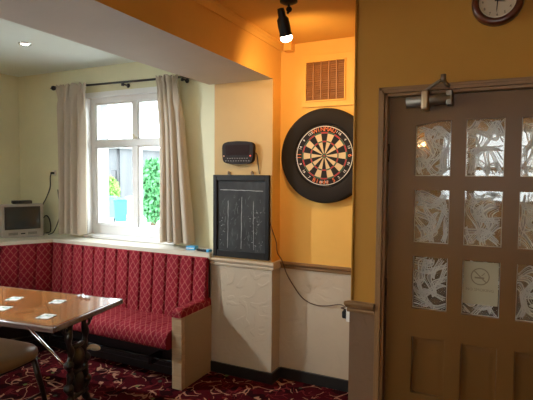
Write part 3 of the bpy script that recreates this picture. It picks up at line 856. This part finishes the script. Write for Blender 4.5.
for s in (1, -1):
    mb = MB(); mb.tube([(s*(tl/2-.125), .06, .25), (s*.02, .06, .66)], .0095, 10); mb.sphere((s*(tl/2-.125), .06, .25), .017, 8); obj('tie_rod', mb, M['chrome'], tb, True)
mb = MB(); mb.box((-.05,.02,.64), (.05,.10,.722), .003); obj('rod_bracket', mb, M['iron'], tb, True)

# beer mats
m = mat('beer_mat_print', (.6,.62,.6), .35); t = NT(m); co = t.coord('Object')
t.base(t.ramp(t.noise(co, 22, 2), [(.40, (.10,.22,.16)), (.47, (.62,.66,.64)), (.66, (.82,.84,.84)), (.74, (.22,.34,.28))]))
M['mat'] = m
spots = [(-2.842,2.015,.35,'far left beer mat on the table, the one closest to the bench corner'), (-2.70,1.835,.30,'beer mat on the near half of the table, cut by the left picture edge'),
         (-2.325,1.845,.25,'beer mat close to the near right corner of the table'), (-2.530,2.095,.35,'beer mat in the middle of the table top, right of centre'),
         ]
bm0 = None
for i, (x, y, a, lab) in enumerate(spots[:4]):
    if bm0 is None:
        bm0 = thing('beer_mat', lab, 'beer mat', (x, y, .7502), a, 'beer mats on the pub table')
        mb = MB(); mb.box((-.042,-.042,.0005), (.042,.042,.004), .0015); obj('card', mb, M['mat'], bm0, True)
    else: dup(bm0, (x, y, .7502), a, lab)
mb = MB(); mb.T = Matrix.Translation((-2.47, 2.25, .7515)); rnd = random.Random(4)
g = [[None]*7 for _ in range(5)]
mb.grid(lambda u, v: ((u-.5)*.12, (v-.5)*.04, .004+.012*abs(sin(u*9+v*5))*(.3+abs(sin(u*4)))), 14, 6, smooth=False)
o = obj('wrapper', mb, mat('silver_wrapper', (.8,.82,.85), .25, .3), fix=False); tag(o, 'crumpled silver wrapper by the far edge of the table', 'wrapper')
o.modifiers.new('thick', 'SOLIDIFY').thickness = .0012

# ------------------------------------------------------------------ chair
chx = Vector((-2.80, 1.77, 0))
cr = thing('dining_chair', 'chair with tan padded seat and dark legs tucked under the near side of the table', 'chair', chx, .10)
mb = MB()
def seatfn(u, v):
    a = 2*pi*u
    hw, hd = .245, .245
    ca, sa = cos(a), sin(a); e = .42
    X = hw*math.copysign(abs(ca)**e, ca); Y = hd*math.copysign(abs(sa)**e, sa)
    if Y < 0: X *= 1+.12*Y/hd
    k = [ (0.0,.408), (.97,.408), (1.0,.42), (1.015,.44), (1.0,.462), (.95,.478), (.80,.491), (.5,.499), (0.0,.502) ][round(v*8)]
    return (X*k[0], Y*k[0], k[1])
mb.grid(seatfn, 48, 8); obj('seat', mb, M['tan'], cr, True)
mb = MB(); mb.box((-.215,-.21,.385), (.215,.215,.41), .006); obj('seat_frame', mb, M['black'], cr, True)
dk = mat('dark_stained_wood', (.025,.012,.008), .3)
for s in (-1, 1):
    mb = MB(); mb.tube([(s*.205,.185,.40), (s*.215,.235,.2), (s*.225,.275,0)], [.020,.017,.014], 10); obj('leg', mb, dk, cr, True)
    mb = MB(); mb.tube([(s*.19,-.19,.40), (s*.2,-.23,.2), (s*.205,-.27,0)], [.018,.016,.013], 10); obj('leg', mb, dk, cr, True)
    mb = MB(); mb.tube([(s*.216,.245,.155), (s*.2,-.24,.155)], .009, 8); obj('stretcher', mb, dk, cr, True)
    mb = MB(); mb.tube([(s*.19,-.2,.40), (s*.19,-.265,.6), (s*.18,-.345,.86)], .014, 8); obj('back_post', mb, dk, cr, True)
mb = MB(); mb.box((-.185,-.355,.66), (.185,-.305,.86), .012); obj('backrest', mb, M['tan'], cr, True)

# ------------------------------------------------------------------ door with its frame
dyf = YD+.012                                         # front of the leaf
cols = [(-.352,-.190), (-.124,.039), (.105,.267)]
rows = [(1.585,1.852), (1.257,1.517), (.925,1.188)]
prow = [(.490,.785), (.16,.42)]
door = bpy.data.objects.new('door_1', None); C.objects.link(door); door['kind'] = 'structure'; W[door] = Vector((0,0,0))
mb = MB()
xs = [DX0]+[x for c in cols for x in c]+[DX1]
zs = sorted([0.006, DZ]+[z for r in rows+prow for z in r])
openings = {(c, r) for c in cols for r in rows+prow}
for i in range(len(xs)-1):
    for j in range(len(zs)-1):
        if ((xs[i],xs[i+1]), (zs[j],zs[j+1])) in openings: continue
        mb.box((xs[i], dyf, zs[j]), (xs[i+1], dyf+.04, zs[j+1]))
# shallow arch over the outer panes of the top row
for (xa, xb), s in ((cols[0], 1), (cols[2], -1)):
    n = 8
    pts = []
    for k in range(n+1):
        q = k/n; z = 1.829+(1.851-1.829)*sin(q*pi/2)
        pts.append((xa+(xb-xa)*q if s > 0 else xb-(xb-xa)*q, z))
    topz = 1.853
    outl = pts+[(pts[-1][0], topz), (pts[0][0], topz)]
    if s > 0: outl = outl[::-1]
    mb.prism_y(outl, dyf, dyf+.04)
bmesh.ops.remove_doubles(mb.bm, verts=mb.bm.verts, dist=1e-5)
# beads round every opening
for c in cols:
    for r in rows+prow:
        w = .007
        if r in prow: frame_rect(mb, c[0]-.002, c[1]+.002, r[0]-.002, r[1]+.002, w, dyf+.002, dyf+.02, .002)
obj('leaf', mb, M['brown'], door)
for c in cols:
    for r in prow:
        mb = MB()
        a = (c[0]+.006, r[0]+.006); b = (c[1]-.006, r[1]-.006); q = .028
        mb.box((a[0], dyf+.018, a[1]), (b[0], dyf+.034, b[1]))
        v0 = [mb.v((x, dyf+.018, z)) for x, z in ((a[0]+.01,a[1]+.01),(b[0]-.01,a[1]+.01),(b[0]-.01,b[1]-.01),(a[0]+.01,b[1]-.01))]
        v1 = [mb.v((x, dyf+.0165, z)) for x, z in ((a[0]+q,a[1]+q),(b[0]-q,a[1]+q),(b[0]-q,b[1]-q),(a[0]+q,b[1]-q))]
        for k in range(4): mb.face([v0[k], v0[(k+1)%4], v1[(k+1)%4], v1[k]])
        mb.face(v1)
        obj('panel', mb, M['brown'], door)
rnd = random.Random(21)
pane_y = dyf+.018
M['satin'] = clear_glass('satin_etched_glass', (.78,.78,.74), 1.6, .12, 0, .50)
def petal(cx, cz, a, L, wd, bend):
    """spine and two edges of a curling petal"""
    def P(q, side):
        x = (q-.5)*L; c_ = bend*L*.5*sin(2*pi*(q-.5)*.8)+bend*L*.45*(q-.5)**2*4
        z = c_+wd*sin(pi*q**.8)**.9*side
        return (cx+x*cos(a)-z*sin(a), cz+x*sin(a)+z*cos(a))
    return lambda s_: [P(k/16, s_) for k in range(17)]
for ci, c in enumerate(cols):
    for ri, r in enumerate(rows):
        mb = MB(); mb.box((c[0]+.001, pane_y, r[0]+.001), (c[1]-.001, pane_y+.005, r[1]-.001))
        zt = (lambda x: r[1]-.003) if ri else (lambda x: r[1]-.024 if ci != 1 else r[1]-.003)
        def inside(e): return c[0]+.003 < e[0] < c[1]-.003 and r[0]+.003 < e[1] < zt(e[0])
        n = 0
        for i in range(3):
            for j in range(5):
                n += 1
                cx_ = c[0]+(c[1]-c[0])*(i+.5+rnd.uniform(-.3,.3))/3; cz_ = r[0]+(r[1]-r[0])*(j+.5+rnd.uniform(-.3,.3))/5
                pt = petal(cx_, cz_, rnd.uniform(0, 2*pi), rnd.uniform(.10,.15), rnd.uniform(.014,.026), rnd.choice((-1,1))*rnd.uniform(.3,.8))
                yy = pane_y-.0005-n*.00002
                A, B = pt(1), pt(.15)
                mb.mi = 2                                # satin half of the petal
                for k in range(16):
                    q = (A[k], B[k], B[k+1], A[k+1])
                    if all(inside(e) for e in q): mb.poly([(e[0], yy, e[1]) for e in q])
                mb.mi = 1
                for sd, hw in ((1, .0026), (-1, .0026), (.15, .0017), (-.45, .0010)):
                    st = pt(sd)
                    for p, q in zip(st, st[1:]):
                        if inside(p) and inside(q):
                            d = Vector((q[0]-p[0], q[1]-p[1]))
                            if d.length < 1e-6: continue
                            nn = Vector((-d.y, d.x)).normalized()*hw
                            mb.poly([(p[0]+nn.x, yy-.0004, p[1]+nn.y), (p[0]-nn.x, yy-.0004, p[1]-nn.y), (q[0]-nn.x, yy-.0004, q[1]-nn.y), (q[0]+nn.x, yy-.0004, q[1]+nn.y)])
        mb.mi = 1; yy = pane_y-.0012; w = .0035          # bevel highlight painted as white strips along the glass edges
        for q in ((c[0]+.001, r[0]+.001, c[0]+w, r[1]-.001), (c[1]-w, r[0]+.001, c[1]-.001, r[1]-.001), (c[0]+w, r[0]+.001, c[1]-w, r[0]+w)):
            mb.poly([(q[0], yy, q[1]), (q[2], yy, q[1]), (q[2], yy, q[3]), (q[0], yy, q[3])])
        obj('glass_pane', mb, [M['obscure'], M['etch'], M['satin']], door, fix=False)
for z in (1.70, 1.02, .25):
    mb = MB(); mb.tube([(DX0-.004, dyf-.004, z-.045), (DX0-.004, dyf-.004, z+.045)], .006, 10); obj('hinge', mb, mat('dark_hinge', (.06,.04,.025), .4, .5), door)
# closer
mb = MB(); mb.tube([(-.392, dyf-.045, 1.937), (-.192, dyf-.045, 1.950)], .027, 20); 
cl = obj('door_closer', mb, M['steel'], door)
mb = MB(); mb.box((-.322, dyf-.082, 1.895), (-.285, dyf-.0, 1.99), .012, 3); obj('clamp_band', mb, mat('bronze_clamp', (.34,.25,.15), .35, .8), cl)
mb = MB(); mb.box((-.212, dyf-.070, 1.915), (-.184, dyf-.0, 1.985), .006); obj('end_cap', mb, M['steel'], cl)
mb = MB(); mb.tube([(-.305, dyf-.06, 1.985), (-.275, dyf-.075, 2.005), (-.225, dyf-.07, 2.035)], .008, 8); mb.tube([(-.225, dyf-.07, 2.02), (-.225, dyf-.07, 2.055)], .012, 10); mb.tube([(-.225, dyf-.07, 2.03), (-.2, dyf-.03, 2.0)], .008, 8)
obj('closer_arm', mb, M['steel'], cl)
# frame
mb = MB()
f0 = DX0-.052; f1 = DX1+.052; ft = DZ+.05
prof = ((0,.024,.0), (.018,.030,0), (.040,.016,0))
def architrave(mb, x0, x1, z1):
    for dx, dep in ((0,.022), (.014,.028), (.030,.018)):
        wd = .016
        mb.box((x0+dx, YD-dep, 0), (x0+dx+wd, YD+.07, z1-dx), .002); mb.box((x1-dx-wd, YD-dep, 0), (x1-dx, YD+.07, z1-dx), .002)
        mb.box((x0+dx, YD-dep, z1-dx-wd), (x1-dx, YD+.07, z1-dx), .002)
architrave(mb, f0, f1, ft)
struct('trim_5', mb, M['brown_frame'])
# notice behind the glass of the bottom middle pane
no = thing('no_smoking_notice', 'faded beige no-smoking notice stuck in the middle lower pane of the door', 'notice', (-.043, pane_y-.003, .975))
nx0, nx1, nz0, nz1 = -.119, .032, .978, 1.182; ny = pane_y-.0030
mb = MB(); mb.box((nx0, ny, nz0), (nx1, ny+.0015, nz1)); obj('sheet', mb, mat('faded_beige_paper', (.36,.315,.205), .7), no)
ink = mat('faded_brown_ink', (.19,.145,.085), .8)
mb = MB(); cx_, cz_ = -.046, 1.112
for k in range(40):
    a0, a1 = 2*pi*k/40, 2*pi*(k+1)/40
    mb.poly([(cx_+r*cos(a), ny-.0005, cz_+r*sin(a)) for r, a in ((.036,a0),(.041,a0),(.041,a1),(.036,a1))])
def bar(x0, z0, x1, z1, w):
    d = Vector((x1-x0, z1-z0)); nn = Vector((-d.y, d.x)).normalized()*w/2
    mb.poly([(x0+nn.x, ny-.0005, z0+nn.y), (x0-nn.x, ny-.0005, z0-nn.y), (x1-nn.x, ny-.0005, z1-nn.y), (x1+nn.x, ny-.0005, z1+nn.y)])
bar(cx_-.027, cz_+.027, cx_+.027, cz_-.027, .005); bar(cx_-.024, cz_-.006, cx_+.018, cz_-.006, .008); bar(cx_+.006, cz_+.004, cx_+.02, cz_+.018, .0035)
text_mesh(mb, 'NO SMOKING', .019, Matrix.Translation((cx_, ny-.0005, 1.048)) @ Rx, .0002)
obj('printing', mb, ink, no)

# ------------------------------------------------------------------ wall clock
ck = thing('wall_clock', 'round wooden wall clock with pale face hanging above the door', 'clock', (-.010, YD, 2.37))
kx, kz, kr = -.010, 2.366, .106
mb = MB(); mb.lathe([(kr-.030,.030),(kr-.030,-.004),(kr-.024,-.012),(kr-.010,-.014),(kr-.003,-.008),(kr,.004),(kr,.030)], (0,1,0), (kx, YD-.030, kz), 64, False); obj('frame', mb, M['clock_wood'], ck)
mb = MB(); mb.lathe([(.0001,0),(kr-.029,0)], (0,1,0), (kx, YD-.022, kz), 48, False); obj('face', mb, mat('aged_clock_face', (.50,.40,.27), .35), ck)
mb = MB(); mb.lathe([(kr-.030,0),(kr-.031,-.003),(kr-.034,-.003),(kr-.034,0)], (0,1,0), (kx, YD-.027, kz), 48, False); obj('bezel', mb, M['brass'], ck)
for k in range(1, 13):
    a = 2*pi*k/12; mb = MB(); text_mesh(mb, str(k), .017, Matrix.Translation((kx+.060*sin(a), YD-.0225, kz+.060*cos(a))) @ Rx, .0002)
    obj('numeral', mb, M['black'], ck)
for a, L, w in ((pi*1.02, .052, .005), (pi*1.12*.5, .036, .006)):
    mb = MB(); d = Vector((sin(a), cos(a))); q = Vector((d.y,-d.x))*w/2
    pts = [(-d*.012+q), (-d*.012-q), (d*L*.7-q*.7), (d*L), (d*L*.7+q*.7)]
    mb.prism_y([(kx+p.x, kz+p.y) for p in pts], YD-.0255, YD-.0245); obj('hand', mb, M['black'], ck)

# ------------------------------------------------------------------ outside the window
GZ = -.5
mb = MB(); mb.box((-30, YW+T, GZ-.2), (12, 40, GZ)); struct('ground_outside', mb, paint('pale_yard', (.74,.74,.70), .04))
m = mat('grey_render', (.30,.31,.33), .8); t = NT(m); co = t.coord('Object', (1,1,.06)); t.base(t.ramp(t.noise(co, 1.4, 4), [(.35, (.085,.09,.10)), (.65, (.13,.135,.145))]))
bd = thing('outbuilding', 'grey outbuilding across the yard, seen through the lower window pane', 'building', (-20, 18.5, GZ))
mb = MB(); mb.box((-25, 18.0, GZ), (-17.05, 22, 2.9)); obj('wall', mb, m, bd)
mb = MB(); mb.prism_y([(-25.2,2.85),(-16.85,2.85),(-16.85,2.98),(-25.2,3.5)], 17.7, 22.2); obj('roof', mb, mat('grey_slate_roof', (.14,.145,.155), .7), bd)
mb = MB(); mb.tube([(-17.12, 17.93, GZ), (-17.12, 17.93, 2.85)], .055, 8); obj('drainpipe', mb, mat('dark_pipe_paint', (.05,.05,.055), .5), bd)
mb = MB(); mb.box((-17.62, 17.95, .6), (-17.30, 18.05, 1.75), .01); obj('window', mb, mat('dark_far_glass', (.06,.06,.07), .2), bd)
gw = MB(); gw.box((-12.9, 14.0, GZ), (-8.6, 14.2, .62)); gw.box((-12.95, 13.95, .62), (-8.55, 14.25, .70), .01)
o = obj('garden_wall', gw, mat('white_garden_wall', (.8,.79,.76), .8)); tag(o, 'low white garden wall outside, right of the wheelie bins', 'garden wall')
def wheelie(label, x, y, col, rz):
    b = thing('wheelie_bin', label, 'bin', (x, y, GZ), rz, 'wheelie bins outside the window')
    mm = mat('bin_plastic', col, .45)
    mb = MB(); a = [(-.22,-.24,.08),(.22,-.24,.08),(.22,.22,.08),(-.22,.22,.08)]; c_ = [(-.28,-.34,.98),(.28,-.34,.98),(.28,.32,.98),(-.28,.32,.98)]
    va = [mb.v(p) for p in a]; vb = [mb.v(p) for p in c_]; mb.face(va[::-1]); mb.face(vb)
    for i in range(4): mb.face([va[i], va[(i+1)%4], vb[(i+1)%4], vb[i]])
    mb.box((-.29,-.35,.93), (.29,.33,.985), .01); obj('body', mb, mm, b, True)
    mb = MB(); mb.grid(lambda u, v: (-.30+.60*u, -.37+.74*v, .99+.07*sin(pi*v)*.8+.02*sin(pi*u)), 6, 8); mb.box((-.30,-.37,.975), (.30,.37,.995), .006); obj('lid', mb, mm, b, True)
    mb = MB(); mb.tube([(-.2,.40,.95),(.2,.40,.95)], .018, 8); mb.box((-.2,.32,.93),(-.16,.41,.96)); mb.box((.16,.32,.93),(.2,.41,.96)); obj('handle', mb, mm, b, True)
    for s in (-1, 1):
        mb = MB(); mb.tube([(s*.24,.2,.1),(s*.29,.2,.1)], .1, 16); obj('wheel', mb, M['black'], b, True)
    return b
wheelie('blue wheelie bin outside, left of the teal one', -15.75, 16.0, (.10,.22,.52), .75)
wheelie('teal wheelie bin outside, right of the blue one', -14.18, 15.0, (.03,.42,.48), .75)
def bush(name, label, c, r, n, seed, cols_):
    rnd = random.Random(seed); b = thing(name, label, 'shrub', (c[0], c[1], GZ))
    mb = MB()
    for k in range(n):
        d = Vector((rnd.gauss(0,1), rnd.gauss(0,1), rnd.gauss(0,1))).normalized()*(rnd.random()**.4)
        p = Vector(c)+Vector((d.x*r[0], d.y*r[1], d.z*r[2])); 
        if p.z < GZ: continue
        s = rnd.uniform(.05,.10); R = Euler((rnd.uniform(0,6),rnd.uniform(0,6),rnd.uniform(0,6))).to_matrix()
        mb.mi = rnd.randrange(2)
        mb.poly([p+R@Vector(q)*s for q in ((-1,0,0),(-.2,.5,.12),(1,0,0),(-.2,-.5,.12))])
    obj('foliage', mb, [mat('leaf', cols_[0], .6), mat('leaf', cols_[1], .6)], b, fix=False)
    mb = MB()
    for k in range(5): mb.tube([(c[0]+rnd.uniform(-.1,.1), c[1]+rnd.uniform(-.1,.1), GZ), (c[0]+rnd.uniform(-.5,.5)*r[0], c[1]+rnd.uniform(-.5,.5)*r[1], c[2]+.3*r[2])], [.03,.01], 6)
    obj('stem', mb, mat('bark', (.12,.08,.05), .9), b)
bush('garden_shrub', 'bright green shrub outside behind the wheelie bins', (-17.0, 17.3, .62), (.5,.35,.85), 2600, 5, ((.16,.34,.06),(.24,.44,.10)))
bush('garden_shrub', 'dark green climbing shrub outside, beside the right curtain', (-8.05, 9.7, 1.15), (.42,.5,.85), 2600, 6, ((.05,.20,.07),(.09,.30,.12)))

# ------------------------------------------------------------------ daylight
wd = bpy.data.worlds.new('World'); S.world = wd; wd.use_nodes = True
bg = wd.node_tree.nodes['Background']; bg.inputs[0].default_value = (.91,.98,1,1); bg.inputs[1].default_value = 10.0
# unseen fill light added behind the glazed door to brighten its etched glass
l = bpy.data.lights.new('hall_fill_light', 'POINT'); l.energy = 62; l.color = (1,.95,.86); l.shadow_soft_size = .1
o = bpy.data.objects.new('hall_fill_light', l); C.objects.link(o); o.location = (.85, 2.95, 2.3)

wl = thing('wall_lamp', 'brass wall lamp with a warm glass shade on the wall behind the camera', 'wall lamp', (-.98, YB, 1.92))
mb = MB(); mb.lathe([(.045,0),(.045,.012),(.012,.02),(.012,.09)], (0,1,0), (-.98, YB, 1.86), 20); mb.tube([(-.98, YB+.085, 1.86), (-.98, YB+.10, 1.87), (-.98, YB+.10, 1.90)], .010, 8); obj('bracket', mb, M['brass'], wl)
mb = MB(); mb.lathe([(.025,0),(.045,.03),(.05,.07),(.042,.11)], (0,0,1), (-.98, YB+.10, 1.90), 20, False); obj('shade', mb, mat('lit_amber_shade', (.9,.6,.3), .4, emit=(1,.55,.2), es=2.2), wl)
l = bpy.data.lights.new('wall_lamp_glow', 'POINT'); l.energy = 5; l.color = (1,.62,.28); l.shadow_soft_size = .06
o = bpy.data.objects.new('wall_lamp_glow', l); C.objects.link(o); o.location = (-.98, YB+.10, 2.05)

# ------------------------------------------------------------------ camera
F, YAW, PIT, ROL = 465.97, .453881, .0544564, .006643
cy, sy = cos(YAW), sin(YAW)
Fv = Vector((-sy*cos(PIT), cy*cos(PIT), -sin(PIT))); r = Vector((cy, sy, 0)); u = r.cross(Fv)
r2 = r*cos(ROL)+u*sin(ROL); u2 = -r*sin(ROL)+u*cos(ROL)
cam = bpy.data.cameras.new('Camera'); co_ = bpy.data.objects.new('Camera', cam); C.objects.link(co_)
mw_ = Matrix((( r2.x, u2.x, -Fv.x, 0), (r2.y, u2.y, -Fv.y, 0), (r2.z, u2.z, -Fv.z, HC), (0,0,0,1)))
co_.matrix_world = mw_
cam.sensor_width = 36; cam.lens = F/533*36; cam.clip_start = .02
S.camera = co_
S.view_settings.view_transform = 'Standard'; S.view_settings.look = 'None'; S.view_settings.gamma = 1; S.view_settings.exposure = 0
S.view_settings.use_curve_mapping = False
S.cycles.use_denoising = True
S.cycles.max_bounces = 8; S.cycles.diffuse_bounces = 5; S.cycles.transparent_max_bounces = 16
S.cycles.sample_clamp_indirect = 4
